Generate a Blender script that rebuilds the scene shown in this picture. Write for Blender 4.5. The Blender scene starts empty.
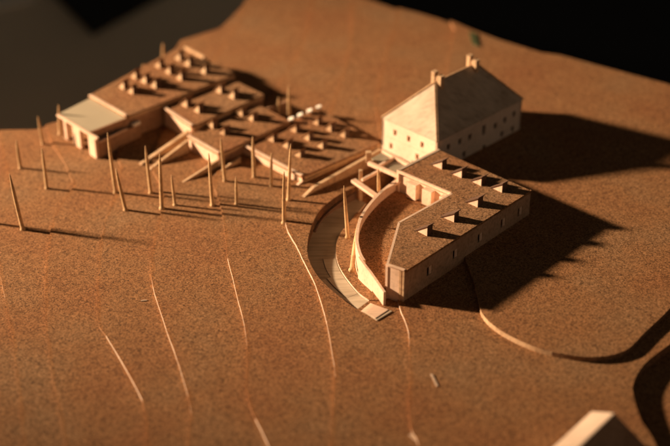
import bpy, bmesh, math, random
from mathutils import Vector, Matrix
from mathutils.geometry import delaunay_2d_cdt
random.seed(7)
S = 0.01                      # everything is authored in centimetres
SC = bpy.context.scene
COL = SC.collection

# ------------------------------------------------------------------ camera geometry
F = 1380.; TH = math.radians(31.); D = 97.; CX, CY = 335., 223.
CAM = Vector((0, -D*math.cos(TH), D*math.sin(TH)))
FW = Vector((0, math.cos(TH), -math.sin(TH))); UP = Vector((0, math.sin(TH), math.cos(TH)))
def ray(px, py):
    return Vector(((px-CX)/F, 0, 0)) + FW - UP*((py-CY)/F)
def at(px, py, z=0.):
    d = ray(px, py); t = (z-CAM.z)/d.z
    return CAM + d*t
def pr(p):
    v = Vector(p)-CAM; w = v.dot(FW)
    return CX+F*v.x/w, CY-F*v.dot(UP)/w
def on_plane(px, py, p0, p1):
    """pixel -> (distance along p0-p1, height) on the vertical plane through them"""
    u = Vector((p1[0]-p0[0], p1[1]-p0[1], 0)).normalized(); n = Vector((u.y, -u.x, 0))
    d = ray(px, py); P0 = Vector((p0[0], p0[1], 0))
    t = (P0-CAM).dot(n)/d.dot(n); q = CAM+d*t
    return (q-P0).dot(u), q.z
def h_at(px, py, z, py2):
    p = at(px, py, z); lo, hi = z, z+30
    for _ in range(40):
        m = (lo+hi)/2
        if pr((p.x, p.y, m))[1] > py2: lo = m
        else: hi = m
    return lo
A45 = math.radians(45)
U = Vector((math.cos(A45), math.sin(A45), 0)); V = Vector((-U.y, U.x, 0))

# ------------------------------------------------------------------ materials
def nodes(name):
    m = bpy.data.materials.new(name); m.use_nodes = True
    nt = m.node_tree; b = nt.nodes['Principled BSDF']
    return m, nt, b
def add(nt, t, **kw):
    n = nt.nodes.new(t)
    for k, v in kw.items(): setattr(n, k, v)
    return n
def ramp(nt, fac, stops):
    r = add(nt, 'ShaderNodeValToRGB'); e = r.color_ramp.elements
    e[0].position, e[0].color = stops[0][0], (*stops[0][1], 1)
    e[1].position, e[1].color = stops[-1][0], (*stops[-1][1], 1)
    for p, c in stops[1:-1]:
        x = e.new(p); x.color = (*c, 1)
    nt.links.new(fac, r.inputs[0]); return r.outputs[0]
def mix(nt, a, b, fac, mode='MIX'):
    m = add(nt, 'ShaderNodeMix', data_type='RGBA', blend_type=mode)
    for v, i in ((fac, 0), (a, 6), (b, 7)):
        if isinstance(v, (int, float)): m.inputs[i].default_value = v
        elif isinstance(v, tuple): m.inputs[i].default_value = (*v, 1)
        else: nt.links.new(v, m.inputs[i])
    return m.outputs[2]
def cork(name, base=(.36, .19, .095), grain=1250, dark=.66, bump=.5, patch=.22):
    m, nt, b = nodes(name); L = nt.links
    tc = add(nt, 'ShaderNodeTexCoord'); geo = add(nt, 'ShaderNodeNewGeometry')
    pos = geo.outputs['Position']
    nw = add(nt, 'ShaderNodeTexNoise'); nw.inputs['Scale'].default_value = grain*.8; L.new(pos, nw.inputs['Vector'])
    wv = add(nt, 'ShaderNodeVectorMath', operation='MULTIPLY_ADD'); L.new(nw.outputs['Color'], wv.inputs[0])
    wv.inputs[1].default_value = (.0006, .0006, .0006); L.new(pos, wv.inputs[2])
    v = add(nt, 'ShaderNodeTexVoronoi'); v.inputs['Scale'].default_value = grain; L.new(wv.outputs[0], v.inputs['Vector'])
    sx = add(nt, 'ShaderNodeSeparateColor'); L.new(v.outputs['Color'], sx.inputs[0])
    lo = tuple(c*dark for c in base); hi = tuple(min(1, c*1.4) for c in base)
    c1 = ramp(nt, sx.outputs[0], [(0, tuple(c*.3 for c in base)), (.1, lo), (.45, base), (.8, hi), (1, (hi[0]*1.15, hi[1]*1.25, hi[2]*1.4))])
    v2 = add(nt, 'ShaderNodeTexVoronoi'); v2.inputs['Scale'].default_value = grain*.33; L.new(wv.outputs[0], v2.inputs['Vector'])
    sx2 = add(nt, 'ShaderNodeSeparateColor'); L.new(v2.outputs['Color'], sx2.inputs[0])
    c2 = ramp(nt, sx2.outputs[1], [(0, (.82, .8, .78)), (.2, (.95, .94, .93)), (.7, (1, 1, 1)), (1, (1.12, 1.1, 1.08))])
    c3 = mix(nt, c1, c2, 1., 'MULTIPLY')
    n = add(nt, 'ShaderNodeTexNoise'); n.inputs['Scale'].default_value = 15; n.inputs['Detail'].default_value = 4; L.new(pos, n.inputs['Vector'])
    c4 = ramp(nt, n.outputs[0], [(.28, (1-patch*.4, 1-patch*1.5, 1-patch*1.8)), (.5, (1, 1, 1)), (.7, (.97, 1.1, 1.25))])
    L.new(mix(nt, c3, c4, 1., 'MULTIPLY'), b.inputs['Base Color'])
    b.inputs['Roughness'].default_value = .88
    b.inputs['Specular IOR Level'].default_value = .2
    n2 = add(nt, 'ShaderNodeTexNoise'); n2.inputs['Scale'].default_value = grain*1.5; n2.inputs['Detail'].default_value = 4; L.new(pos, n2.inputs['Vector'])
    ad = add(nt, 'ShaderNodeMath', operation='ADD'); L.new(n2.outputs[0], ad.inputs[0]); L.new(sx.outputs[2], ad.inputs[1])
    bp = add(nt, 'ShaderNodeBump'); bp.inputs['Strength'].default_value = bump; bp.inputs['Distance'].default_value = .0005
    L.new(ad.outputs[0], bp.inputs['Height']); L.new(bp.outputs[0], b.inputs['Normal'])
    return m
def wood(name, base=(.72, .5, .31), var=.2, rot=45, grain=1., rough=.62, bump=.15):
    m, nt, b = nodes(name); L = nt.links
    geo = add(nt, 'ShaderNodeNewGeometry')
    mp = add(nt, 'ShaderNodeMapping'); mp.inputs['Rotation'].default_value = (0, 0, -math.radians(rot))
    mp.inputs['Scale'].default_value = (60*grain, 700*grain, 420*grain); L.new(geo.outputs['Position'], mp.inputs['Vector'])
    n = add(nt, 'ShaderNodeTexNoise'); n.inputs['Scale'].default_value = 1; n.inputs['Detail'].default_value = 5; L.new(mp.outputs[0], n.inputs['Vector'])
    c1 = ramp(nt, n.outputs[0], [(.25, tuple(c*(1-var*1.5) for c in base)), (.5, base), (.75, tuple(min(1, c*(1+var*.5)) for c in base))])
    n2 = add(nt, 'ShaderNodeTexNoise'); n2.inputs['Scale'].default_value = 60; n2.inputs['Detail'].default_value = 3; L.new(geo.outputs['Position'], n2.inputs['Vector'])
    c2 = ramp(nt, n2.outputs[0], [(.3, (1-var, 1-var*1.2, 1-var*1.4)), (.6, (1, 1, 1))])
    L.new(mix(nt, c1, c2, 1., 'MULTIPLY'), b.inputs['Base Color'])
    b.inputs['Roughness'].default_value = rough; b.inputs['Specular IOR Level'].default_value = .3
    bp = add(nt, 'ShaderNodeBump'); bp.inputs['Strength'].default_value = bump; bp.inputs['Distance'].default_value = .0003
    L.new(n.outputs[0], bp.inputs['Height']); L.new(bp.outputs[0], b.inputs['Normal'])
    return m
def plain(name, col, rough=.7, var=.15, scale=12):
    m, nt, b = nodes(name); L = nt.links
    geo = add(nt, 'ShaderNodeNewGeometry')
    n = add(nt, 'ShaderNodeTexNoise'); n.inputs['Scale'].default_value = scale; n.inputs['Detail'].default_value = 6; L.new(geo.outputs['Position'], n.inputs['Vector'])
    L.new(ramp(nt, n.outputs[0], [(.3, tuple(c*(1-var) for c in col)), (.7, tuple(min(1, c*(1+var)) for c in col))]), b.inputs['Base Color'])
    b.inputs['Roughness'].default_value = rough
    return m
M = dict(
    cork=cork('cork_sheet', (.262, .124, .05), 1350, .62, .6, .1), corkred=cork('cork_stained_rim', (.27, .118, .042), 1350, .66, .5, .1),
    roofcork=cork('roof_cork', (.265, .128, .055), 1200, .62, .7, .15),
    corkedge=cork('cut_cork_edge', (.24, .115, .05), 1500, .7, .3, .2),
    edge=wood('pale_edge', (.68, .52, .39), .3, 80),
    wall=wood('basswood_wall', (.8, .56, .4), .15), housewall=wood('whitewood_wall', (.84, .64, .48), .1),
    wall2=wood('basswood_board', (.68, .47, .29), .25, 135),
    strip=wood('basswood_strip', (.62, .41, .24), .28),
    brownwall=wood('brown_card_wall', (.42, .24, .14), .25), sidewall=wood('shaded_basswood', (.5, .32, .2), .25),
    darkwood_shade=wood('dark_wood_and_shade', (.15, .085, .055), .3), slate=plain('shaded_grey_card', (.1, .08, .06), .8, .2, 60),  # dark wood of lids, also painted shade on skylights, eaves gap and ledge
    roof=wood('veneer_roof', (.56, .43, .31), .2, 100, .5),
    annexroof=plain('grey_green_card', (.42, .35, .24), .6, .06, 30),
    pin=wood('toothpick_wood', (.62, .4, .2), .25, 0),
    path=wood('shaded_path_veneer', (.36, .28, .19), .25, 20, .6),  # upper path: recess shade put into the colour
    pathlit=wood('lit_path_veneer', (.52, .42, .3), .2, 20, .6),  # the same veneer where the sun reaches it
    white=plain('white_card', (.85, .78, .66), .55, .05),
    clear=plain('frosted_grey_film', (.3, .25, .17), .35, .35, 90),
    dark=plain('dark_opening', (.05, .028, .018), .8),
    floor=plain('grey_floor_paint', (.85, .7, .5), .65, .12, 3),
    black=plain('black_shade_sheet', (.008, .008, .009), .9),  # black for the case, the stand and the added shade sheet
    green=plain('green_felt', (.04, .05, .01), .8),
)

# ------------------------------------------------------------------ object helpers
def put(name, me_verts, faces, mat, parent=None, origin=None, mats=None, fmat=None, smooth=False):
    if parent is not None:
        org = Vector(parent['_o'])
    else:
        org = Vector(origin) if origin is not None else Vector((0, 0, 0))
    me = bpy.data.meshes.new(name)
    me.from_pydata([tuple((Vector(v)-org)*S) for v in me_verts], [], faces)
    for mm in (mats or [mat]): me.materials.append(mm)
    if fmat:
        for p, i in zip(me.polygons, fmat): p.material_index = i
    if smooth:
        for p in me.polygons: p.use_smooth = True
    me.validate()
    bm = bmesh.new(); bm.from_mesh(me); bmesh.ops.recalc_face_normals(bm, faces=bm.faces); bm.to_mesh(me); bm.free()
    o = bpy.data.objects.new(name, me); COL.objects.link(o)
    if parent is not None: o.parent = parent
    else: o.location = org*S
    o['_o'] = tuple(org)
    return o
def thing(name, label, cat, loc, group=None):
    o = bpy.data.objects.new(name, None); COL.objects.link(o)
    o.location = Vector(loc)*S; o['_o'] = tuple(loc); o.empty_display_size = .01
    tag(o, label, cat, group); return o
def tag(o, label=None, cat=None, group=None, kind=None):
    if label: o['label'] = label
    if cat: o['category'] = cat
    if group: o['group'] = group
    if kind: o['kind'] = kind
    return o
class MB:
    def __init__(s): s.v = []; s.f = []; s.m = []
    def quad(s, a, b, c, d, mi=0):
        n = len(s.v); s.v += [tuple(a), tuple(b), tuple(c), tuple(d)]; s.f.append((n, n+1, n+2, n+3)); s.m.append(mi)
    def poly(s, pts, mi=0):
        n = len(s.v); s.v += [tuple(p) for p in pts]; s.f.append(tuple(range(n, n+len(pts)))); s.m.append(mi)
    def prism(s, pts, z0, z1, mi=0, side=None):
        """closed prism over a plan polygon; z1 may be a list"""
        k = len(pts); n = len(s.v)
        zb = z0 if isinstance(z0, (list, tuple)) else [z0]*k; zt = z1 if isinstance(z1, (list, tuple)) else [z1]*k
        s.v += [(p[0], p[1], z) for p, z in zip(pts, zb)] + [(p[0], p[1], z) for p, z in zip(pts, zt)]
        s.f.append(tuple(range(n+k-1, n-1, -1))); s.m.append(mi)
        s.f.append(tuple(range(n+k, n+2*k))); s.m.append(mi)
        for i in range(k):
            j = (i+1) % k
            s.f.append((n+i, n+j, n+k+j, n+k+i)); s.m.append(mi if side is None else side)
    def beam(s, a, b, w, h, mi=0):
        """rectangular bar whose TOP centre line runs a-b"""
        a, b = Vector(a), Vector(b); d = (b-a); n = Vector((d.y, -d.x, 0)).normalized()*(w/2)
        dz = Vector((0, 0, -h)); k = len(s.v)
        for p in (a, b):
            for q in (p+n, p-n, p-n+dz, p+n+dz): s.v.append(tuple(q))
        for f in ((0, 1, 2, 3), (7, 6, 5, 4), (0, 4, 5, 1), (1, 5, 6, 2), (2, 6, 7, 3), (3, 7, 4, 0)):
            s.f.append(tuple(k+i for i in f)); s.m.append(mi)
    def wall(s, p0, p1, z0, z1, th, holes=(), mi=0):
        """wall with real openings; outer face on the right of p0->p1"""
        p0 = Vector((p0[0], p0[1], 0)); p1 = Vector((p1[0], p1[1], 0)); L = (p1-p0).length; u = (p1-p0)/L
        inn = Vector((-u.y, u.x, 0))*th
        ss = sorted({0, L, *[h[0] for h in holes], *[h[1] for h in holes]}); zs = sorted({z0, z1, *[h[2] for h in holes], *[h[3] for h in holes]})
        def P(a, z, i): q = p0+u*a+(inn if i else Vector()); return (q.x, q.y, z)
        def ishole(a, z): return any(h[0] < a < h[1] and h[2] < z < h[3] for h in holes)
        for a, b in zip(ss, ss[1:]):
            for c, d in zip(zs, zs[1:]):
                if ishole((a+b)/2, (c+d)/2): continue
                s.quad(P(a, c, 0), P(b, c, 0), P(b, d, 0), P(a, d, 0), mi)
                s.quad(P(a, c, 1), P(a, d, 1), P(b, d, 1), P(b, c, 1), mi)
        for a, b, c, d in list(holes)+[(0, L, z0, z1)]:
            s.quad(P(a, c, 0), P(b, c, 0), P(b, c, 1), P(a, c, 1), mi); s.quad(P(a, d, 0), P(b, d, 0), P(b, d, 1), P(a, d, 1), mi)
            s.quad(P(a, c, 0), P(a, d, 0), P(a, d, 1), P(a, c, 1), mi); s.quad(P(b, c, 0), P(b, d, 0), P(b, d, 1), P(b, c, 1), mi)
    def build(s, name, mat, parent=None, origin=None, mats=None, smooth=False, bevel=0):
        o = put(name, s.v, s.f, mat, parent, origin, mats, s.m if mats else None, smooth)
        bm = bmesh.new(); bm.from_mesh(o.data); bmesh.ops.remove_doubles(bm, verts=bm.verts, dist=1e-6)
        bmesh.ops.recalc_face_normals(bm, faces=bm.faces); bm.to_mesh(o.data); bm.free()
        if bevel:
            b = o.modifiers.new('bevel', 'BEVEL'); b.width = bevel*S; b.segments = 2; b.limit_method = 'ANGLE'; b.angle_limit = math.radians(40)
        return o
def smoothline(pts, n=4):
    """Catmull-Rom through the points"""
    P = [Vector((p[0], p[1], p[2] if len(p) > 2 else 0)) for p in pts]; out = []
    for i in range(len(P)-1):
        a = P[max(i-1, 0)]; b = P[i]; c = P[i+1]; d = P[min(i+2, len(P)-1)]
        for k in range(n):
            t = k/n
            out.append(.5*((2*b)+(c-a)*t+(2*a-5*b+4*c-d)*t*t+(3*b-a-3*c+d)*t**3))
    out.append(P[-1]); return out

# ------------------------------------------------------------------ terrain: stepped cork sheets
STEP = .18
CONT = [
 [(60,640),(36,520),(25,446),(14,350),(5,300),(0,271),(-6,240),(-2,205),(8,190),(3,150),(-5,100)],
 [(110,640),(75,500),(66,446),(48,347),(46,280),(51,231),(62,205),(73,188),(68,172),(62,160),(50,140),(42,110)],
 [(170,640),(152,500),(147,446),(142,402),(109,342),(98,320),(99,260),(104,230),(112,205),(118,190),(121,170),(118,155),(130,120),(150,90),(175,50),(190,0)],
 [(215,640),(192,500),(189,446),(188,397),(155,296),(152,260),(160,220),(164,200),(160,185),(152,165),(165,130),(200,80),(225,45),(240,20),(250,-30)],
 [(330,640),(290,500),(268,446),(248,400),(246,337),(228,260),(223,220),(218,200),(215,180),(230,150),(270,100),(300,50),(309,22),(312,0),(318,-50)],
 [(330,640),(330,500),(331,446),(334,400),(333,360),(320,300),(300,255),(287,230),(285,205),(292,185),(312,150),(335,100),(350,45),(352,0),(356,-60)],
 [(460,640),(428,500),(418,446),(411,432),(409,400),(409,340),(400,310),(398,300),(400,260),(405,200),(388,160),(376,110),(385,60),(395,30),(398,9),(402,-60)],
]
lines = []
for i, c in enumerate(CONT):
    z = STEP*(i-6)
    pts = [at(x, y, z) for x, y in c]; pts = [(p.x, p.y) for p in pts]
    sm = smoothline(pts, 7)
    w = [(p.x+.018*math.sin(p.y*1.3+i)+.008*math.sin(p.y*5.1+2*i), p.y) for p in sm]
    lines.append(w)
def xat(line, y):
    for (x0, y0), (x1, y1) in zip(line, line[1:]):
        if (y0-y)*(y1-y) <= 0 and y0 != y1: return x0+(x1-x0)*(y-y0)/(y1-y0)
    return line[0][0] if y < line[0][1] else line[-1][0]
def inside(p, poly):
    c = False; n = len(poly)
    for i in range(n):
        x0, y0 = poly[i]; x1, y1 = poly[i-1]
        if (y0 > p[1]) != (y1 > p[1]) and p[0] < (x1-x0)*(p[1]-y0)/(y1-y0)+x0: c = not c
    return c
xy = lambda px, py, z: (at(px, py, z).x, at(px, py, z).y)
# high plateau on the right
pl_img = [(455,30),(448,70),(440,120),(445,180),(452,225),(466,262),(477,292),(482,314),(500,331),(530,346),(558,354),(592,358),(624,352),(645,333),(670,309),(690,285)]
plat = [(p.x, p.y) for p in smoothline([xy(x, y, .45) for x, y in pl_img], 5)]
top_pl = [xy(443, 17, .3), xy(449, 23, .4)]
plateau = [(plat[0][0]-.0, plat[0][1])] + plat[1:] + [xy(760, 230, .6), xy(900, 150, .6), xy(900, -40, .6), xy(442, -60, .6), xy(443, 5, .6)]
low_img = [(735,300),(700,322),(668,345),(645,363),(634,381),(633.6,395),(641,419),(652,436),(668,470),(690,520)]
lowr = [(p.x, p.y) for p in smoothline([xy(x, y, .22) for x, y in low_img], 5)] + [xy(760, 640, .2), xy(1000, 640, .2), xy(1000, 300, .2)]
# outline of the sheet
border_img = [(-60,560,-1),(-60,300,-1),(-26,215,-1),(-22,206,-1),(-22,148,-1),(-20,134,-1),(0,131,-1),(35,130.6,-1),(60,124,-1),(95,98,-1),(140,73,-1),(162,61,-1),(176,53,-1),(181,45,-1),(200,39,-1),(220,33,-1),(242,11,-1),(254,-4,-.8),(285,-18,-.6),
 (364,0,-.2),(382,5,-.1),(398,9.5,0),(420,14,.1),(443,19,.3),(469,28.6,.5),(500,39,.6),(541,51.6,.6),(560,54,.6),(600,65,.6),(670,83.6,.6),(760,110,.6),(800,240,.5),(790,560,0)]
border = [xy(x, y, z) for x, y, z in border_img]

# sunk curved path: outer rim, inner rim, depth
SEC = [((356,186),(366,203),-1.05),((345,191.5),(357,214),-.98),((334,198),(350,223),-.9),((320,210),(341,234),-.8),((311.5,226),(337,243),-.8),((307.5,243),(336,253),-.74),
       ((309,260),(338,265),-.68),((320,279),(345,278),-.54),((340,297),(358,294),-.32),((357,309.5),(369,302),-.1),((366,314),(375,305),.05),((377,321),(392,311),.07)]
outer = [xy(*a, 0) for a, b, z in SEC]; inner = [xy(*b, z) for a, b, z in SEC]; dep = [z for a, b, z in SEC]
def dens(pts, n=4): return [(p.x, p.y) for p in smoothline(pts, n)]
outerS = dens(outer); innerS = dens(inner); depS = [p.x for p in smoothline([(d, 0) for d in dep], 4)]
WT = [(403,177,1.55),(393,183.5,1.55),(383,191.5,1.52),(374.5,200,1.5),(367,209.5,1.46),(362.3,218,1.43),(359.5,227,1.4),(358.5,240,1.36),(361.5,253,1.3),(367,262,1.24),(374,271,1.16),(381,281,1.1),(388,291,1.05)]
wallc = [xy(x, y, z) for x, y, z in WT]; wallz = [z for *_, z in WT]
nO = 36   # the hole follows the outer rim up to the place where the path comes level with the sheet
hole = outerS[:nO+1] + [innerS[nO]] + [wallc[i] for i in range(len(wallc)-1, -1, -1)][2:] + [xy(392, 168, 0), xy(372, 178, 0)]

def level(p):
    if inside(p, plateau): return .52
    if inside(p, lowr): return -.42
    n = sum(1 for l in lines if xat(l, p[1]) < p[0])
    return STEP*(n-6)
verts = []; edges = []
def addline(pts, closed=False):
    n = len(verts); verts.extend(Vector((p[0], p[1])) for p in pts)
    for i in range(len(pts)-1): edges.append((n+i, n+i+1))
    if closed: edges.append((n+len(pts)-1, n))
for l in lines: addline(l)
def rimw(y, i): return .16+.07*math.sin(y*.9+i*2)+.05*math.sin(y*2.7+i)
rims = [[(x+rimw(y, i), y) for x, y in l] for i, l in enumerate(lines)]
for l in rims: addline(l)
addline(plateau, True); addline(lowr, True); addline(hole, True); addline(border, True)
# extra points keep the triangles small so cuts stay tidy
vo, eo, fo, *_ = delaunay_2d_cdt(verts, edges, [], 0, 1e-5)
tb = MB(); edge_faces = {}
for f in fo:
    c = sum((vo[i] for i in f), Vector((0, 0)))/len(f)
    if not inside(c, border): z = None
    elif inside(c, hole): z = None
    else: z = level(c)
    for i in range(3):
        a, b = f[i], f[(i+1) % 3]
        edge_faces.setdefault((min(a, b), max(a, b)), []).append((z, c))
    if z is not None:
        red = any(xat(a_, c.y) < c.x < xat(b_, c.y) for a_, b_ in zip(lines, rims)) and not inside(c, plateau) and not inside(c, lowr)
        tb.poly([(vo[i].x, vo[i].y, z) for i in f], 4 if red else 0)
PALE = [(5, 196, 408), (3, 268, 398), (3, 404, 446), (4, 258, 342), (4, 420, 470), (2, 338, 404), (1, 262, 300), (6, 300, 344), (0, 276, 300), (3, 236, 243), (6, 432, 446), (1, 225, 233)]  # stretches of step edge given the pale material
for (a, b), fs in edge_faces.items():
    A, B = vo[a], vo[b]
    zs = [f[0] for f in fs]
    if len(zs) == 1: zs.append(None)
    if zs[0] == zs[1]: continue
    mid = (A+B)/2
    if None in zs:
        zt = zs[0] if zs[0] is not None else zs[1]; zb = -2.6; mi = 1
    else:
        zt, zb = max(zs), min(zs); mi = 1
        px, py = pr((mid.x, mid.y, zb))
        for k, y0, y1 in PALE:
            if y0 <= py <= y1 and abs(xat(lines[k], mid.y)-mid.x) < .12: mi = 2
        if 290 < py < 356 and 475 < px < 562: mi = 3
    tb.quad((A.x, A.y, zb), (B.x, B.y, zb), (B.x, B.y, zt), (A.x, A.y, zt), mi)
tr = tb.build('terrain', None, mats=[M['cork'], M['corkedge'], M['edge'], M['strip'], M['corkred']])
tag(tr, kind='structure')
# under-board and plinth the sheets are glued to
def inset(pts, k):
    c = Vector((sum(p[0] for p in pts)/len(pts), sum(p[1] for p in pts)/len(pts)))
    return [(c.x+(p[0]-c.x)*k, c.y+(p[1]-c.y)*k) for p in pts]
bb = MB(); bb.prism(inset(border, .995), -4., -2.6, 0)
base = thing('base_board', 'thick board under the stepped cork sheets of the model', 'board', (0, 0, -4))
bb.build('board', M['strip'], base)
bb = MB(); bb.prism([(-22, -26), (24, -26), (24, 26), (-10, 26)], -26, -4., 0); bb.build('stand', M['black'], base)

# the sunk path and the strip beside it
pb = MB()
n = len(outerS)
def dz(i): return min(depS[i], .1)
for i in range(n-1):
    mi = 0 if i < 27 else 1  # darker shaded tone above, paler sunlit tone below
    a, b, c, d = outerS[i], outerS[i+1], innerS[i+1], innerS[i]
    z0, z1 = dz(i), dz(i+1)
    pb.quad((*a, z0), (*b, z1), (*c, z1), (*d, z0), mi)
    pb.quad((*a, z0-.12), (*b, z1-.12), (*c, z1-.12), (*d, z0-.12), mi)
    pb.quad((*d, z0-.12), (*c, z1-.12), (*c, z1), (*d, z0), 2); pb.quad((*a, z0-.12), (*b, z1-.12), (*b, z1), (*a, z0), 1)
pb.quad((*outerS[-1], dz(n-1)), (*innerS[-1], dz(n-1)), (*innerS[-1], dz(n-1)-.12), (*outerS[-1], dz(n-1)-.12), 1)
pt = pb.build('path', None, mats=[M['path'], M['pathlit'], M['edge']]); tag(pt, kind='structure')
# thin laid boards with joints, outline and pale tone drawn after the sunlit patch
for k, (i0, i1) in enumerate(((22, 27), (27, 32), (32, 37), (37, 43))):
    q = MB(); off = .03 + .012*(k % 2)
    sh = (0, .12, .05, 0)[k]
    for i in range(i0, i1):
        def L2(j, t): return (outerS[j][0]*(1-t)+innerS[j][0]*t, outerS[j][1]*(1-t)+innerS[j][1]*t)
        t0 = (.55, .4, .2, .02)[k]; t1 = .97
        a, b, c, d = L2(i, t0), L2(i+1, t0), L2(i+1, t1), L2(i, t1)
        q.quad((*a, dz(i)+off), (*b, dz(i+1)+off), (*c, dz(i+1)+off), (*d, dz(i)+off))
        q.quad((*a, dz(i)+.005), (*b, dz(i+1)+.005), (*b, dz(i+1)+off), (*a, dz(i)+off)); q.quad((*d, dz(i)+.005), (*c, dz(i+1)+.005), (*c, dz(i+1)+off), (*d, dz(i)+off))
        if i == i0: q.quad((*a, dz(i)), (*d, dz(i)), (*d, dz(i)+off), (*a, dz(i)+off))
        if i == i1-1: q.quad((*b, dz(i+1)), (*c, dz(i+1)), (*c, dz(i+1)+off), (*b, dz(i+1)+off))
    o = q.build('path_board', M['wall'] if k == 3 else M['pathlit'])
    tag(o, ('thin veneer board highest up the sunlit lower part of the curved path', 'thin veneer board second from the top of the pale boards on the curved path',
            'pale veneer board touching the white end board of the curved path', 'bright white end board where the curved path comes level with the cork')[k], 'board', 'veneer boards laid on the curved path')
# cork strip between path and curved wall (ground)
ws = dens(wallc[::1], 4); 
sb = MB(); ins = innerS[4:37]; W = []
for i in range(len(ins)):
    t = i/(len(ins)-1); k = t*(len(ws)-1-8)+6; j = int(k); fr = k-j; j2 = min(j+1, len(ws)-1)
    W.append((ws[j][0]*(1-fr)+ws[j2][0]*fr, ws[j][1]*(1-fr)+ws[j2][1]*fr))
for i in range(len(ins)-1):
    z0, z1 = min(dz(i+4)+.16, .04), min(dz(i+5)+.16, .04)
    sb.quad((*ins[i], z0), (*ins[i+1], z1), (*W[i+1], z1), (*W[i], z0), 0)
    sb.quad((*ins[i], z0-.3), (*ins[i+1], z1-.3), (*ins[i+1], z1), (*ins[i], z0), 1)
so = sb.build('ground', None, mats=[M['cork'], M['edge']]); tag(so, kind='structure')
# pit floor behind, so nothing is open under the terrace
fb = MB(); hb = [xy(340, 175, -1.3), xy(300, 230, -1.3), xy(320, 330, -1.3), xy(410, 330, -1.3), xy(425, 165, -1.3)]
fb.poly([(*p, -1.3) for p in hb]); o = fb.build('ground', M['cork']); tag(o, kind='structure')

# ------------------------------------------------------------------ skylights (thing part prototypes)
def sky_meshes(L, W, H, tag_):
    t = .07
    body = MB()
    P = [(0, 0, 0), (W, 0, 0), (W, 0, H), (0, 0, H), (0, L, 0), (W, L, 0)]
    P = [(x, y, z-.0) for x, y, z in P]
    body.v = P; body.f = [(0, 3, 4), (1, 5, 2), (0, 1, 2, 3), (3, 2, 5, 4), (0, 4, 5, 1)]; body.m = [0]*5
    lid = MB(); o = .09; s = H/L
    a0, a1 = -o, L+.05
    q = lambda x, y, dzz: (x, y, H-s*y+.02+dzz)
    X0, X1 = -.07, W+.07
    lid.v = [q(X0, a0, 0), q(X1, a0, 0), q(X1, a1, 0), q(X0, a1, 0), q(X0, a0, t), q(X1, a0, t), q(X1, a1, t), q(X0, a1, t)]
    lid.f = [(0, 1, 2, 3), (4, 5, 6, 7), (0, 1, 5, 4), (1, 2, 6, 5), (2, 3, 7, 6), (3, 0, 4, 7)]; lid.m = [0]*6
    return body, lid
def make_sky(L, W, H, bodymat, lidmat):
    b, l = sky_meshes(L, W, H, '')
    b.m[2] = 1; bo = b.build('skylight', None, mats=[bodymat, M['darkwood_shade']]); lo = l.build('lid', lidmat)  # tall face coloured dark: painted shade on the side away from the lamp
    return bo.data, lo.data, bo, lo
def purge(*os):
    for o in os: bpy.data.objects.remove(o)
skyA = make_sky(1.0, .55, .68, M['wall'], M['darkwood_shade']); purge(*skyA[2:])
skyB = make_sky(.85, .5, .78, M['wall2'], M['roofcork']); purge(*skyB[2:])
skyC = make_sky(.8, .5, .66, M['strip'], M['roofcork']); purge(*skyC[2:])
def place_sky(parent, data, px, py, z, ang, dx=0):
    org = Vector(parent['_o']); p = at(px, py, z)
    b = bpy.data.objects.new('skylight', data[0]); COL.objects.link(b); b.parent = parent
    b.location = (p-org)*S; b.rotation_euler = (0, 0, math.radians(ang)+random.uniform(-.05, .05))
    k = random.uniform(.93, 1.07); b.scale = (k, random.uniform(.95, 1.05), random.uniform(.93, 1.07))
    l = bpy.data.objects.new('lid', data[1]); COL.objects.link(l); l.parent = b
    return b

# ------------------------------------------------------------------ hip-roofed house
n0 = at(437.5, 142, 3.08); hu = Vector((math.cos(math.radians(45.2)), math.sin(math.radians(45.2)), 0)); hv = Vector((-hu.y, hu.x, 0))
HL, HW, HZ = 9.95, 5.5, 3.08
def hp(a, b, z=0): q = Vector((n0.x, n0.y, 0))+hu*a+hv*b; return Vector((q.x, q.y, z))
house = thing('house', 'tall pale wooden house with steep hipped roof, paired chimneys and rows of small windows', 'house', hp(HL/2, HW/2, .2))
hb = MB()
LW = [(395,132.7),(408.6,138.8),(422,144.7),(391,146),(417,156.7)]
RW = [(448.5,147),(460,141.5),(470,137),(484,130),(495.5,125.8),(505,120),(514,114),(464,154.5),(484,148),(502,134),(512.5,129)]
lh = []; 
for px, py in LW:
    s, z = on_plane(px, py, hp(0, HW), hp(0, 0)); lh.append((s-.16, s+.16, z-.24, z+.24))
rh = []
for i, (px, py) in enumerate(RW):
    s, z = on_plane(px, py, hp(0, 0), hp(HL, 0)); e = .42 if i == 3 else .25; rh.append((s-.19, s+.19, z-e, z+e))
back = [(1.2+1.25*i, 1.5+1.25*i, 2.1, 2.55) for i in range(7)]
hb.wall(hp(0, HW), hp(0, 0), -.6, HZ, .18, lh); hb.wall(hp(0, 0), hp(HL, 0), -.6, HZ, .18, rh)
hb.wall(hp(HL, 0), hp(HL, HW), -.6, HZ, .18, [(1+1.2*i, 1.35+1.2*i, 2.1, 2.55) for i in range(3)]); hb.wall(hp(HL, HW), hp(0, HW), -.6, HZ, .18, back)
hb.build('wall', M['housewall'], house)
for face, hs, p0, p1 in ((0, lh, hp(0, HW), hp(0, 0)), (1, rh, hp(0, 0), hp(HL, 0))):
    u = (p1-p0).normalized(); inn = Vector((-u.y, u.x, 0))
    for a, b, c, d in hs:
        w = MB(); q0 = p0+u*(a-.04)+inn*.19; q1 = p0+u*(b+.04)+inn*.19
        w.prism([q0, q1, q1+inn*.05, q0+inn*.05], c-.04, d+.04); w.build('window', M['brownwall'] if face == 0 else M['dark'], house)
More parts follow.
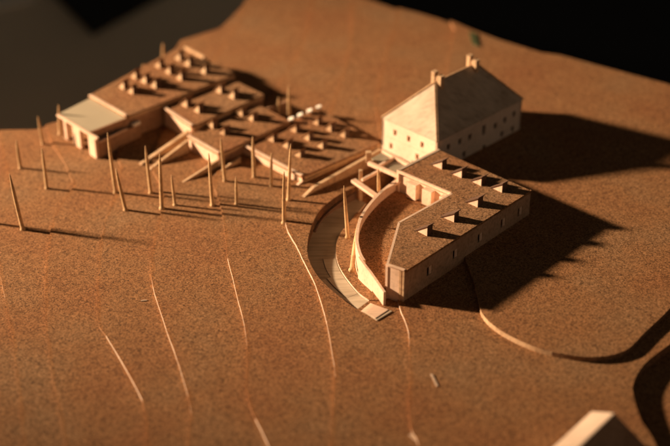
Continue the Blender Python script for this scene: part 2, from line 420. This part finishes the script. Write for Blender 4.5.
# storey joint
for p0, p1, hs in ((hp(0, HW), hp(0, 0), lh),):
    j = MB(); u = (p1-p0).normalized(); out = Vector((u.y, -u.x, 0))*.012
    j.prism([p0+out, p1+out, p1-out*2, p0-out*2], 1.72, 1.735); j.build('storey_joint', M['strip'], house)
m_ = MB(); m_.prism([hp(-.03, -.03), hp(HL+.03, -.03), hp(HL+.03, HW+.03), hp(-.03, HW+.03)], HZ+.001, HZ+.045); m_.build('eaves_gap_shade', M['darkwood_shade'], house)  # dark band put in for the shaded gap between wall and roof
# roof
rb = MB(); e = .07; RI = 2.85; RZ = HZ+.05; RT = HZ+3.02
c4 = [hp(-e, -e, RZ), hp(HL+e, -e, RZ), hp(HL+e, HW+e, RZ), hp(-e, HW+e, RZ)]; r0, r1 = hp(RI-.1, HW/2, RT), hp(HL-RI+.35, HW/2, RT)
rf = MB(); rf.quad(c4[0], c4[1], r1, r0); rf.quad(c4[2], c4[3], r0, r1); rf.poly([c4[1], c4[2], r1]); rf.poly([c4[3], c4[0], r0]); rf.quad(*c4[::-1])
roof = rf.build('roof', M['roof'], house)
for a, b in ((c4[0], r0), (c4[1], r1), (c4[3], r0), (c4[2], r1)):
    m_ = MB(); d = (b-a).normalized(); sd = Vector((d.y, -d.x, 0)).normalized()
    for k in (-.07, .045):
        m_.beam(a+sd*k+Vector((0, 0, .06)), b+sd*k+Vector((0, 0, .06)), .055, .12)
    m_.build('hip_board', M['strip'], house)
m_ = MB(); m_.beam(r0+Vector((0, 0, .05)), r1+Vector((0, 0, .05)), .12, .12); m_.build('ridge_board', M['strip'], house)
for a in (RI+.12, HL-RI-.05):
    for k, (b, top) in enumerate(((HW/2+.3, RT+.62), (HW/2-.32, RT+.44))):
        m_ = MB(); q = hp(a, b)
        ring = [q+hu*x+hv*y for x, y in ((-.2, -.17), (.2, -.17), (.2, .17), (-.2, .17))]
        m_.prism(ring, RT-.75, top); ring2 = [q+hu*x*1.18+hv*y*1.18 for x, y in ((-.2, -.17), (.2, -.17), (.2, .17), (-.2, .17))]
        m_.prism(ring2, top, top+.09); m_.build('chimney', M['strip'], roof, bevel=.02)
    m_ = MB(); q = hp(a, HW/2); m_.prism([q+hu*x+hv*y for x, y in ((-.14, -.17), (.14, -.17), (.14, .17), (-.14, .17))], RT-.5, RT+.36); m_.build('chimney_link', M['strip'], roof)

# ------------------------------------------------------------------ L-shaped building
LZ = 2.5
G = {k: xy(*v, LZ) for k, v in dict(A=(386,265), B=(404.5,271), R=(531,190), T=(438,149), C=(397,170), I=(451,193), K=(398,222)).items()}
lb = thing('flat_roofed_building', 'L-shaped cork-roofed building whose splayed pale end wall stands at the curved path', 'building', (6, -1, .2))
rw = MB()
whol = []
for px, py in ((430,257),(456,239),(481,223),(504,209),(521,198)):
    s, z = on_plane(px, py+2, G['B'], G['R']); whol.append((s-.27, s+.27, .95, 1.6))
rw.wall(G['B'], G['R'], -.5, LZ-.22, .2, whol); rw.build('wall', M['sidewall'], lb)  # pale wood coloured darker here to carry the shade of this side
for a, b, c, d in whol:
    p0 = Vector((*G['B'], 0)); u = (Vector((*G['R'], 0))-p0).normalized(); inn = Vector((-u.y, u.x, 0)); w = MB()
    q0 = p0+u*(a+.26)+inn*.03; q1 = p0+u*(b-.02)+inn*.03; w.prism([q0, q1, q1+inn*.05, q0+inn*.05], c+.01, d-.01); w.build('window', M['wall'], lb)
for a, b, nm, mt, top in (('A', 'B', 'end_wall', 'wall', LZ+.03), ('R', 'T', 'wall', 'wall', LZ-.2), ('T', 'C', 'wall', 'wall', LZ-.2), ('K', 'A', 'wall', 'wall', LZ+.006), ('I', 'K', 'wall', 'wall', LZ+.006)):
    w = MB(); w.wall(G[a], G[b], -.5 if nm == 'end_wall' or a in 'RT' else .3, top, .16); w.build(nm, M[mt], lb)
# end wall slot and trim boards
p0 = Vector((*G['A'], 0)); p1 = Vector((*G['B'], 0)); u = (p1-p0).normalized(); out = Vector((u.y, -u.x, 0)); Lw = (p1-p0).length
for s0, s1 in ((0, .16), (Lw-.34, Lw-.2), (Lw-.12, Lw+.02)):
    w = MB(); w.prism([p0+u*s0+out*.05, p0+u*s1+out*.05, p0+u*s1+out*.003, p0+u*s0+out*.003][::-1], -.4, LZ-.06); w.build('corner_post', M['strip'] if s0 else M['wall'], lb)
w = MB(); w.prism([p0+out*.09, p1+out*.09, p1-out*.12, p0-out*.12][::-1], LZ+.031, LZ+.09); w.build('coping', M['wall'], lb)
# courtyard wall: set back under the roof with a shadow gap and bays
p0 = Vector((*G['C'], 0)); p1 = Vector((*G['I'], 0)); u = (p1-p0).normalized(); out = Vector((u.y, -u.x, 0)); Lw = (p1-p0).length
w = MB(); s_ = out*-.18; w.wall(p0+s_, p1+s_, .3, LZ-.42, .12); w.build('courtyard_wall', M['wall'], lb)
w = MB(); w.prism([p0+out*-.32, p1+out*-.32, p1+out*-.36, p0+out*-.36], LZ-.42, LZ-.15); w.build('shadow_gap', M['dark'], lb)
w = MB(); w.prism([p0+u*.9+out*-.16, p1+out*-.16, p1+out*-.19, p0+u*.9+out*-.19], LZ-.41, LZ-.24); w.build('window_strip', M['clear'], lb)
for sx in (1.15, 2.55, 4.1):
    w = MB(); a = p0+u*sx; b = p0+u*(sx+.85 if sx < 4 else Lw-.05); w.prism([a+out*.28, b+out*.28, b+out*-.17, a+out*-.17], .85, LZ-.45); w.build('bay', M['wall'], lb, bevel=.02)
w = MB(); w.prism([p0+out*.03, p1+out*.03, p1+out*-.1, p0+out*-.1], LZ-.19, LZ+.02); w.build('fascia', M['wall'], lb)
# roof slab
ro = [Vector((*G[k], 0)) for k in ('A', 'B', 'R', 'T', 'C', 'I', 'K')]
bc = (p1-p0)
def shrink(poly, k):
    n_ = len(poly); res = []
    for i in range(n_):
        a, b, c = poly[i-1], poly[i], poly[(i+1) % n_]
        d1 = (b-a).normalized(); d2 = (c-b).normalized(); n1 = Vector((-d1.y, d1.x, 0)); n2 = Vector((-d2.y, d2.x, 0))
        m_ = (n1+n2); m_ = m_/max(m_.length_squared/2, .2)
        res.append(b+m_*k[i] if isinstance(k, list) else b+m_*k)
    return res
rs = shrink(ro, .06)
w = MB(); w.prism(rs, LZ-.18, LZ); w.build('roof', M['roofcork'], lb)
# cork roof laps the long side wall
p0 = Vector((*G['B'], 0)); p1 = Vector((*G['R'], 0)); u = (p1-p0).normalized(); out = Vector((u.y, -u.x, 0))
w = MB(); w.prism([p0+out*.06-u*.0, p1+out*.06, p1-out*.06, p0-out*.06], LZ-.16, LZ+.006); w.build('eaves_strip', M['roofcork'], lb)
p0 = Vector((*G['T'], 0)); p1 = Vector((*G['C'], 0)); 
w = MB(); w.prism([p0+(p1-p0)*.0, p1, p1+(Vector((*G['R'], 0))-p0).normalized()*.22, p0+(Vector((*G['R'], 0))-p0).normalized()*.22], LZ+.004, LZ+.03); w.build('roof_edge_strip', M['roof'], lb)
for px, py in ((441.7,169.4),(461.4,178.2),(481,186),(501.8,192.7),(477.5,207.4),(453.9,222.3),(427,236.3)):
    place_sky(lb, skyA, px, py, LZ, 45)
# courtyard floor
cf = [(*p,) for p in wallc] + [G['A'], G['K'], G['I'], (G['I'][0]-.1, G['I'][1]+.1)] + [G['C']]
cb = MB(); vv = [Vector((p[0], p[1])) for p in cf]; 
vo2, _, fo2, *_ = delaunay_2d_cdt(vv, [(i, (i+1) % len(vv)) for i in range(len(vv))], [], 0, 1e-5)
for f in fo2:
    c = sum((vo2[i] for i in f), Vector((0, 0)))/3
    if inside(c, [(v.x, v.y) for v in vv]): cb.poly([(vo2[i].x, vo2[i].y, .8) for i in f])
o = cb.build('ground', M['cork']); tag(o, kind='structure')

# curved wall
cw = thing('curved_wall', 'thin pale wooden wall curving round the sunken courtyard from building to path', 'wall', (wallc[6][0], wallc[6][1], -.3))
def ribbon(m, pts, zt, zb, th):
    k = len(pts); L_ = []; R_ = []
    for i in range(k):
        a = Vector(pts[max(i-1, 0)]); b = Vector(pts[min(i+1, k-1)]); d = (b-a).normalized(); nn = Vector((d.y, -d.x))*th
        L_.append(Vector(pts[i])); R_.append(Vector(pts[i])-nn)
    for i in range(k-1):
        a, b, c, d = L_[i], L_[i+1], R_[i+1], R_[i]
        m.quad((*a, zt[i]), (*b, zt[i+1]), (*c, zt[i+1]), (*d, zt[i])); m.quad((*a, zb), (*b, zb), (*b, zt[i+1]), (*a, zt[i])); m.quad((*d, zb), (*c, zb), (*c, zt[i+1]), (*d, zt[i]))
    for i in (0, k-1): m.quad((*L_[i], zb), (*R_[i], zb), (*R_[i], zt[i]), (*L_[i], zt[i]))
wsz = [p.x for p in smoothline([(z, 0) for z in wallz], 4)]
m_ = MB(); ribbon(m_, ws[:36], wsz[:36], -1.4, -.2); m_.build('wall_panel', M['wall'], cw)
m_ = MB(); w2 = [(p[0]-.14, p[1]-.06) for p in ws[33:]]; ribbon(m_, w2, [z-.02 for z in wsz[33:]], -.5, -.16); m_.build('wall_panel', M['wall'], cw)
# recess liner: retaining walls on the outer rim, coloured dark for the recess shade
lw = thing('retaining_wall', 'dark curved retaining wall lining the upper outer rim of the sunken path', 'wall', (outerS[10][0], outerS[10][1], -1))
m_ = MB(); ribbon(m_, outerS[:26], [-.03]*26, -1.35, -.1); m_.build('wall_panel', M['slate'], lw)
m_ = MB(); mid_ = [(a[0]*.9+b[0]*.1, a[1]*.9+b[1]*.1) for a, b in zip(outerS[:16], innerS[:16])]; ribbon(m_, mid_, [-.42-.02*i for i in range(16)], -1.35, -.12); m_.build('ledge', M['darkwood_shade'], lw)

# ------------------------------------------------------------------ terrace frame between the buildings
tf = thing('terrace_frame', 'pale wooden frame of beams and posts over a grey panel beside the house', 'frame', (*xy(385, 165, 0), 0))
def bm_(a, b, w, h, name='beam', mat='wall', parent=None, z2=None):
    m_ = MB(); m_.beam(at(*a), at(*b), w, h); return m_.build(name, M[mat], parent or tf, bevel=.02)
bm_((368.6,161.4,1.7), (402.5,176.2,1.7), .26, .28)
bm_((383,149.5,1.5), (409,164,1.5), .3, .2)
bm_((379,165,1.5), (394,156.5,1.5), .22, .2)
bm_((353.3,179,1.05), (377.5,196,1.0), .42, .22, 'walkway')
bm_((362,179,1.25), (380,169.5,1.25), .2, .2)
bm_((380,191.5,1.5), (401,180,1.62), .18, .18)
m_ = MB(); q = [at(371,158.5,1.3), at(386,150,1.3), at(414,164,1.3), at(400,174.5,1.3)]; m_.prism(q, 1.2, 1.3); m_.build('panel', M['clear'], tf)
for px, py, py2, zb, r in ((360.5,200,170,-1.05,.13),(368.6,162,151.5,1.2,.2),):
    m_ = MB(); p = at(px, py, zb); zt = h_at(px, py, zb, py2); m_.prism([(p.x-r, p.y-r), (p.x+r, p.y-r), (p.x+r, p.y+r), (p.x-r, p.y+r)], zb, zt); m_.build('post', M['strip'], tf, bevel=.03)
for px, py, z in ((402,176,1.42),(384,151,1.3),(406,164,1.3)):
    m_ = MB(); p = at(px, py, z); r = .1; m_.prism([(p.x-r, p.y-r), (p.x+r, p.y-r), (p.x+r, p.y+r), (p.x-r, p.y+r)], -.3, z); m_.build('post', M['strip'], tf)

# ------------------------------------------------------------------ school blocks
def block(label, fl, fr, br, bl, z, zb, skys, data, front=True, par=True):
    P = [Vector((*xy(*q, z), 0)) for q in (fl, fr, br, bl)]
    c = sum(P, Vector())/4
    t = thing('flat_roofed_block', label, 'building', (c.x, c.y, zb+.3), 'parallel flat-roofed blocks on the left of the model')
    for i, (a, b) in enumerate(((0, 1), (1, 2), (2, 3), (3, 0))):
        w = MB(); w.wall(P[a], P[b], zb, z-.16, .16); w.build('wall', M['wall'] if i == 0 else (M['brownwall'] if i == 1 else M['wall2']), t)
    u = (P[2]-P[1]).normalized()
    w = MB(); w.prism(shrink(P, -.06), z-.159, z); w.build('roof', M['roofcork'], t)
    w = MB(); w.prism([P[0]-u*.1, P[1]-u*.1, P[1]+u*.16, P[0]+u*.16], z+.002, z+.09); w.build('coping', M['wall'], t, bevel=.02)
    # wooden strip at the right eaves
    out = Vector((u.y, -u.x, 0))
    w = MB(); w.prism([P[1]+out*.12+u*.2, P[2]+out*.12, P[2]+out*.061, P[1]+out*.061+u*.2], z-.3, z-.1); w.build('eaves_strip', M['strip'], t)
    for (px, py) in skys:
        p = at(px, py, z); place_sky(t, data, px+2, py+1.5, z, 45)
    return t, P
Z1, Z2, Z3, Z4 = 1.5, 1.15, .8, .55
b1, P1 = block('longest and leftmost cork-roofed block with eleven skylights, behind the grey-roofed porch', (89.5,95.5),(126,116),(234,74),(181,46.5), Z1, -1.2,
  [(122,88.5),(131,93),(134,78),(144,82.5),(154,87.5),(158,67),(168,73),(179.5,79.5),(178,59.5),(187.5,65.5),(203.5,73)], skyB)
b2, P2 = block('small cork-roofed block with four bright skylights, directly right of the longest block', (164,108),(192,126),(263,94.5),(233,80), Z2, -1.2,
  [(185,106),(197,112),(219,92.5),(232,98)], skyB)
b3, P3 = block('narrow cork-roofed block with four dull skylights, second from the right of the row', (188,136),(219,153.5),(289,121),(259,105.5), Z3, -1.2,
  [(211,127.5),(222.6,134),(240.4,115),(251,120)], skyC)
b4, P4 = block('wide low cork-roofed block with nine skylights, nearest the house in the row', (241,144),(302,176),(379,143),(318,108.5), Z4, -1.1,
  [(271.5,141),(286,147.5),(298.4,156.5),(294,131.5),(307,139.5),(320.7,147.5),(316,124),(329,130.5),(343,136.5)], skyC)
# base course along the right side of the widest block
u = (P4[2]-P4[1]).normalized(); out = Vector((u.y, -u.x, 0))
m_ = MB(); m_.beam(at(303.5,180,.15), at(381,144.5,.15), .3, 1.2); m_.build('base_course', M['strip'], b4)
m_ = MB(); a = at(303.5,179,.2); b = at(290.5,190.5,-.2); m_.prism([a+V*.12, b+V*.12, b-V*.12, a-V*.12], -1, [.2, -.2, -.2, .2]); m_.build('ramp_kerb', M['wall'], b4)

m_ = MB(); a = P1[3]+(P1[2]-P1[3])*.08; b = P1[3]+(P1[2]-P1[3])*.45; m_.beam((a.x, a.y, Z1+.22), (b.x, b.y, Z1+.22), .2, .22); m_.build('parapet', M['strip'], b1)
# porch (annex) at the front of the longest block
pz = 1.35
Q = [at(x, y, pz) for x, y in ((58,114),(88,132),(127,117),(90,98))]
porch = thing('porch', 'open porch with smooth grey-green flat roof on square posts, at far left', 'porch', (Q[0].x+1, Q[0].y, -.6))
m_ = MB(); m_.prism([Q[0], Q[1], Q[2], Q[3]][::1], pz-.06, pz); m_.build('roof', M['annexroof'], porch)
a, b = at(57.5,114.5,pz), at(97.5,138.5,pz); d = (b-a).normalized(); sd = Vector((-d.y, d.x, 0))
m_ = MB(); m_.prism([a-sd*.1, b-sd*.1, b+sd*.14, a+sd*.14], pz-.12, pz+.05); m_.build('front_beam', M['wall'], porch, bevel=.02)
a, b = at(89,132.5,pz), at(127,117.5,pz); d = (b-a).normalized(); sd = Vector((d.y, -d.x, 0))
m_ = MB(); m_.prism([a+sd*.1+d*.15, b+sd*.1, b, a+d*.15], pz-.34, pz+.03); m_.build('side_fascia', M['brownwall'], porch)
m_ = MB(); m_.prism([a+sd*.02+d*.15, b+sd*.02, b-sd*.1, a-sd*.1+d*.15], -1, pz-.35); m_.build('side_wall', M['brownwall'], porch)
a, b = at(59,114,pz), at(97,138,pz); d = (b-a); 
bk = [Q[3]+(Q[0]-Q[3])*.4, Q[2]+(Q[1]-Q[2])*.4]
m_ = MB(); m_.wall(bk[0], bk[1], -1.1, pz-.07, .15); m_.build('back_wall', M['brownwall'], porch)
for t0, t1 in ((.03, .13), (.3, .5), (.72, .9)):
    p = a+d*t0; q = a+d*t1; dd = d.normalized(); sd = Vector((-dd.y, dd.x, 0)); m_ = MB()
    m_.prism([p+sd*.1, q+sd*.1, q+sd*.38, p+sd*.38], -1.1, pz-.12); m_.build('post', M['wall'], porch, bevel=.02)
# low screen wall in front of the block, with a light coping, and the bright beam end
a, b = at(99,141.5,.75), at(140,122,.75); d = (b-a).normalized(); sd = Vector((d.y, -d.x, 0))
sw = thing('screen_wall', 'low brown screen wall with bright top edge beside the grey-roofed porch', 'wall', (a.x, a.y, -.8))
m_ = MB(); m_.prism([a, b, b+Vector((-sd.x, -sd.y, 0))*.16, a-sd*.16], -1.1, [.6]*4); m_.build('wall_panel', M['brownwall'], sw)
m_ = MB(); m_.beam(Vector((a.x, a.y, .75))-sd*.08, Vector((b.x, b.y, .75))*.68+Vector((a.x, a.y, .75))*.32-sd*.08, .24, .149); m_.build('coping', M['wall'], sw, bevel=.03)
k0 = Vector((a.x, a.y, .86)); k1 = Vector((b.x, b.y, .86)); a, b = k0+(k1-k0)*.83-sd*.08, k0+(k1-k0)*1.0-sd*.08
be = MB(); be.beam(a, b, .34, .259); o = be.build('wooden_block', M['white'], origin=(a.x, a.y, .6), bevel=.05); tag(o, 'tiny bright block on the far end of the low brown screen wall', 'block')
m_ = MB(); d = (b-a).normalized(); 

# ramp side walls running down from the block corners
def rampwall(label, a, b, za, zb, th=.24, mat='strip', mid=None):
    p, q = at(*a, za), at(*b, zb); d = Vector((q.x-p.x, q.y-p.y, 0)).normalized(); nn = Vector((d.y, -d.x, 0))*th
    t = MB(); t.prism([p, q, q+nn, p+nn], -1.2, [za, zb, zb, za]); o = t.build('ramp_wall', M[mat], origin=(p.x, p.y, -.6), bevel=.02)
    tag(o, label, 'ramp wall', 'sloping ramp side walls between the blocks'); return o
rampwall('long sloping ramp wall farther left, running down from the small block with bright skylights', (190,131),(141.5,164.5), .7, -.46, .34)
rampwall('sloping ramp wall just right of its longer twin, ending behind two wooden pins', (189,140),(150.5,169.5), .65, -.46, .26)
rampwall('thin ramp wall running down to a point from the narrow block with dull skylights', (219,160),(180,184.5), .3, -.42, .2)
rampwall('short ramp wall in the gap left of the wide low block, above the row of pins', (241,157),(214.5,175.5), .3, -.34, .22)
rampwall('long ramp wall sloping down from the terrace frame beside the wide low block', (382,149.5),(314.5,187.5), 1.05, .36, .3, 'strip')
p, q = at(314.5,187.5,.36), at(304,198,-.02); d = Vector((q.x-p.x, q.y-p.y, 0)).normalized(); nn = Vector((d.y, -d.x, 0))*.3
t_ = MB(); t_.prism([p+d*.003, q, q+nn, p+nn+d*.003], -1.2, [.36, -.02, -.02, .36]); o = t_.build('ramp_wall', M['strip'], origin=(p.x, p.y, -.6), bevel=.02)
tag(o, 'short tapered lowest piece of ramp wall touching the cork beside the sunken path', 'ramp wall', 'sloping ramp side walls between the blocks')
# fin wall and its post behind the narrow block
p, q = at(262,110,.55), at(291,99.5,.9); r_ = at(287,117,-.3)
fw = MB(); fa = at(258,113,.4); fbp = at(291,99,1.15); d = Vector((fbp.x-fa.x, fbp.y-fa.y, 0)).normalized(); nn = Vector((-d.y, d.x, 0))*.14
fw.prism([fa, fbp, fbp+nn, fa+nn], -.8, [.5, 1.1, 1.1, .5]); o = fw.build('fin_wall', M['brownwall'], origin=(fa.x, fa.y, -.5)); tag(o, 'brown wedge-shaped wall standing behind the narrow block with dull skylights', 'wall')
# white chips
for k, ((px, py), lab) in enumerate(zip(((292,118.6),(301,114.6),(310.5,110.4),(319.5,107)), ('nearest of four white tablets, touching the tall pin behind the wide block', 'second of four white tablets from the tall pin behind the wide block', 'third of four white tablets from the tall pin behind the wide block', 'farthest of four white tablets at the back corner of the wide block'))):
    a = at(px-3.6, py+.2, Z4+.28); m_ = MB(); uu = Vector((1, -.05, 0)).normalized()
    m_.beam(a, a+uu*.43+Vector((0, 0, .16)), .52, .2); o = m_.build('white_tablet', M['white'], origin=(a.x, a.y, Z4+.02), bevel=.06); tag(o, lab, 'tablet', 'white tablets along the back of the wide block')

# ------------------------------------------------------------------ toothpick pins
PINS = [
 (145.2,145,151,193,'wooden pin whose top crosses the end of the longest ramp wall'),
 (159.7,153,162,208.5,'tall wooden pin close behind the shortest stubby pin'),
 (171.4,174.7,175,205,'shortest stubby wooden pin, with a pointed top, left of centre row'),
 (208.7,152.6,212.5,205.5,'wooden pin standing at the point of the thin ramp wall'),
 (220.6,137.4,225,181,'wooden pin in front of the corner of the narrow block'),
 (236,176,236.6,203.8,'very short thin wooden pin in front of the gap between blocks'),
 (252.6,136,254.4,177,'wooden pin at the front left corner of the wide low block'),
 (271.4,152.6,271.4,186,'short wooden pin at the middle of the front wall of the wide block'),
 (290.8,143,288.5,200,'tall wooden pin before the right corner of the wide block'),
 (284,171,284,223,'wooden pin nearest the camera in the middle, at the head of the white contour line'),
 (9.4,173,23,229.5,'leaning wooden pin nearest the camera at the far left'),
 (16.3,140,20.7,168,'short wooden pin standing alone behind the far left leaning pin'),
 (37.7,116,43,144,'most distant wooden pin on the left, near the far edge of the cork'),
 (41.7,147,47,188.5,'wooden pin directly in front of the most distant left pin'),
 (107.4,132,115.8,192.4,'tall leaning wooden pin in front of the porch side wall'),
 (115.8,168,125.8,210,'leaning wooden pin crossing just in front of the tall one by the porch'),
 (289,84,289,118,'blurred tall wooden pin behind the white tablets'),
 (162.8,43,163.2,62,'blurred wooden pin rising behind the far end of the longest block'),
 (143,64,143.4,80,'small blurred wooden pin at the far side of the longest block roof'),
 (58.5,104,60,134,'thin wooden pin at the outer corner of the porch'),
 (344,185,347.8,237,'wooden pin on the cork strip inside the curved path'),
 (378.3,168.5,378.8,197,'short wooden pin rising between the terrace beams'),
 (278.5,97,278,117,'faint wooden pin against the brown wedge-shaped wall'),
]
def make_pin(x0, y0, x1, y1, lab, zb=None, top=None):
    g = at(x1, y1, 0); zb = level((g.x, g.y)) if zb is None else zb
    g = at(x1, y1, zb); zt = h_at(x1, y1, zb, y0)
    tp = at(x0, y0, zt) if top is None else Vector(top)
    H = (tp-g).length; ax = (tp-g).normalized(); r = .138*random.uniform(.9, 1.08)
    if H < 2.8: r *= .9
    q = ax.to_track_quat('Z', 'Y'); m_ = MB(); N = 9; bend = random.uniform(-.04, .04); ph = random.uniform(0, 6)
    prof = [(-.03, .9), (-.015, 1.45), (.012, 1.5), (.03, 1.05), (.2, 1.02), (.45, .96), (.66, .86), (.8, .7), (.9, .48), (.96, .28), (.992, .12)]
    tip = []
    for t, k in prof:
        for i in range(N):
            a = i/N*6.283; rr = r*k*(1+.05*math.sin(3*a+ph))
            o_ = Vector((rr*math.cos(a)+bend*math.sin(t*3.1)*H*.25, rr*math.sin(a), t*H)); m_.v.append(tuple(g+q@o_))
    for j in range(len(prof)-1):
        for i in range(N): m_.f.append((j*N+i, j*N+(i+1) % N, (j+1)*N+(i+1) % N, (j+1)*N+i))
    m_.f.append(tuple(range(N-1, -1, -1))); m_.f.append(tuple((len(prof)-1)*N+i for i in range(N))); m_.m = [0]*len(m_.f)
    o = m_.build('wooden_pin', M['pin'], origin=g, smooth=True); tag(o, lab, 'pin', 'upright wooden pins standing for trees')
for x0, y0, x1, y1, lab in PINS:
    zb = {347.8: -.35, 378.8: .3, 60: -.4}.get(x1)
    make_pin(x0, y0, x1, y1, lab, zb)
gt = at(360.3, 215, 1.1)
make_pin(360.3, 215, 351.7, 270, 'thick wooden pin leaning against the curved wall', -.1, gt)
# a pin just outside the left border throws the shadow that enters there
make_pin(-32, 165, -22, 223, 'wooden pin beyond the left edge of the photograph', None)

# ------------------------------------------------------------------ small litter, near block, far tab, floor
def sliver(label, a, b, z, w, h=.05):
    z = level(tuple(at(*a, z).xy))+.002; z = level(tuple(at(*a, z).xy))+.002
    m_ = MB(); m_.beam(at(*a, z+h), at(*b, z+h), w, h); o = m_.build('wood_sliver', M['edge'], origin=at(*a, z), bevel=.01); tag(o, label, 'sliver', 'pale wood slivers lying on the cork')
sliver('small pale sliver lying alone on the cork below the long building', (431.5,374), (437.5,386), .225, .14)
sliver('pale sliver at the bottom edge of the picture beside a contour step', (410,434), (423,445), .225, .22)
sliver('tiny pale crumb lying beside the third contour step on the left', (141,300.5), (147,300), -.435, .12)
zb_ = 3.0
a, b = at(592,410.5,2.1), at(615,412.5,zb_)
e1 = at(554,446,2.1)-a; e1 = Vector((e1.x, e1.y, 0)).normalized()*11
g0 = at(651,450,-.3); l0 = a-Vector((.5, 0, 0))
prof = [Vector((l0.x, l0.y, -.4)), a, b, g0]
m_ = MB(); m_.poly(prof); m_.poly([p+e1 for p in prof])
for i in range(4): p, q = prof[i], prof[(i+1) % 4]; m_.quad(p, q, q+e1, p+e1, 1 if i < 2 else 0)  # left and top pale, other sides browner to carry the shade
o = m_.build('wooden_block', None, None, a, mats=[M['brownwall'], M['housewall']], bevel=.12); tag(o, 'out-of-focus pale gabled wooden block cut off by the bottom right edge', 'block')
gz = level(tuple(at(474,38,.6).xy)); gt_ = gz+.1; a = at(469,31,gt_); b = at(477,33,gt_)
m_ = MB(); m_.prism([a, b, at(479,46,gt_), at(472,43,gt_)], gz-.02, gt_); o = m_.build('green_tab', M['green'], origin=(a.x, a.y, .6), bevel=.03); tag(o, 'small dark green tab at the far edge of the cork behind the chimneys', 'tab')
fl = MB(); fl.quad((-900, -500, -26), (1200, -500, -26), (1200, 1500, -26), (-900, 1500, -26)); o = fl.build('floor', M['floor']); tag(o, kind='structure')
Zf = -24.5
m_ = MB(); k1 = at(92,26,Zf); k2 = at(30,-35,Zf); k3 = at(200,-32,Zf); k4 = k2+(k3-k1)
m_.prism([k1, k3, k4, k2], -25.99, Zf); o = m_.build('black_case', M['black'], origin=k1, bevel=.3); tag(o, 'blurred flat black case with a corner pointing down, top left background', 'case')
m_ = MB(); k1 = at(-60,20,-25.5); k2 = at(34,-2,-25.5); k3 = at(20,-60,-25.5); k4 = at(-100,-40,-25.5)  # pale sheet stands in for a lit surface in the background
m_.prism([k1, k2, k3, k4], -25.99, -25.5); o = m_.build('lit_corner_sheet', M['white'], origin=k1); tag(o, 'pale blurred sheet added for the lit extreme top left corner of the background', 'sheet')

m_ = MB(); zc = -25.9  # black sheet laid where the floor beyond the model lies in shade
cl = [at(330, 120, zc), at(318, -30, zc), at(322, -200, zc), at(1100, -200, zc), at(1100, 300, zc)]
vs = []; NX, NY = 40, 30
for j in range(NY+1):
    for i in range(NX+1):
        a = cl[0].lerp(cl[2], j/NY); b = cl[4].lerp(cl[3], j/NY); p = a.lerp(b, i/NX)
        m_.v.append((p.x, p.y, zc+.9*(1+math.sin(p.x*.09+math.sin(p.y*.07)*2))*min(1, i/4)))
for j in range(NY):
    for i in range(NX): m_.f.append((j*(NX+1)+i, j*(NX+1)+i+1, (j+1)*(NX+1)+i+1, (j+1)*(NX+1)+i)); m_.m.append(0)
o = m_.build('black_shade_sheet', M['black'], origin=cl[0], smooth=True); tag(o, 'black sheet added as shade on the floor beyond the far right edge of the cork', 'shade sheet')
# ------------------------------------------------------------------ camera, light, world
cd = bpy.data.cameras.new('camera'); co = bpy.data.objects.new('camera', cd); COL.objects.link(co)
co.location = CAM*S; co.rotation_euler = (math.pi/2-TH, 0, 0)
cd.sensor_width = 36; cd.lens = 36*F/670; cd.clip_start = .01; cd.clip_end = 100
cd.dof.use_dof = True; cd.dof.aperture_fstop = 4.2
foc = Vector(at(400, 250, 1)); cd.dof.focus_distance = (foc-CAM).dot(FW)*S
SC.camera = co
AZ, EL, DL = math.radians(-10.5), math.radians(20.5), 240
tgt = Vector((-10, 13, 0)); ld = Vector((-math.cos(AZ)*math.cos(EL), -math.sin(AZ)*math.cos(EL), math.sin(EL)))
sd_ = bpy.data.lights.new('spot_lamp', 'SPOT'); so_ = bpy.data.objects.new('spot_lamp', sd_); COL.objects.link(so_)
so_.location = (tgt+ld*DL)*S; so_.rotation_euler = (-ld).to_track_quat('-Z', 'Y').to_euler()
sd_.energy = 910; sd_.color = (1, .72, .47); sd_.shadow_soft_size = .075; sd_.spot_size = math.radians(24); sd_.spot_blend = 1
w = bpy.data.worlds.new('World'); SC.world = w; w.use_nodes = True
nt = w.node_tree; bg = nt.nodes['Background']; bg.inputs[0].default_value = (1, .8, .6, 1)
g = add(nt, 'ShaderNodeTexCoord'); dp = add(nt, 'ShaderNodeVectorMath', operation='DOT_PRODUCT'); dp.inputs[1].default_value = (.52, -.84, .12)
nt.links.new(g.outputs['Generated'], dp.inputs[0]); mr = add(nt, 'ShaderNodeMapRange', interpolation_type='SMOOTHSTEP')
nt.links.new(dp.outputs['Value'], mr.inputs[0]); mr.inputs[1].default_value = .3; mr.inputs[2].default_value = 1; mr.inputs[3].default_value = .021; mr.inputs[4].default_value = .14
nt.links.new(mr.outputs[0], bg.inputs[1])   # a dim room: a little light comes from behind the camera
SC.view_settings.view_transform = 'Standard'; SC.view_settings.look = 'None'; SC.view_settings.exposure = 0; SC.view_settings.gamma = 1
for o in COL.objects:
    if '_o' in o: del o['_o']
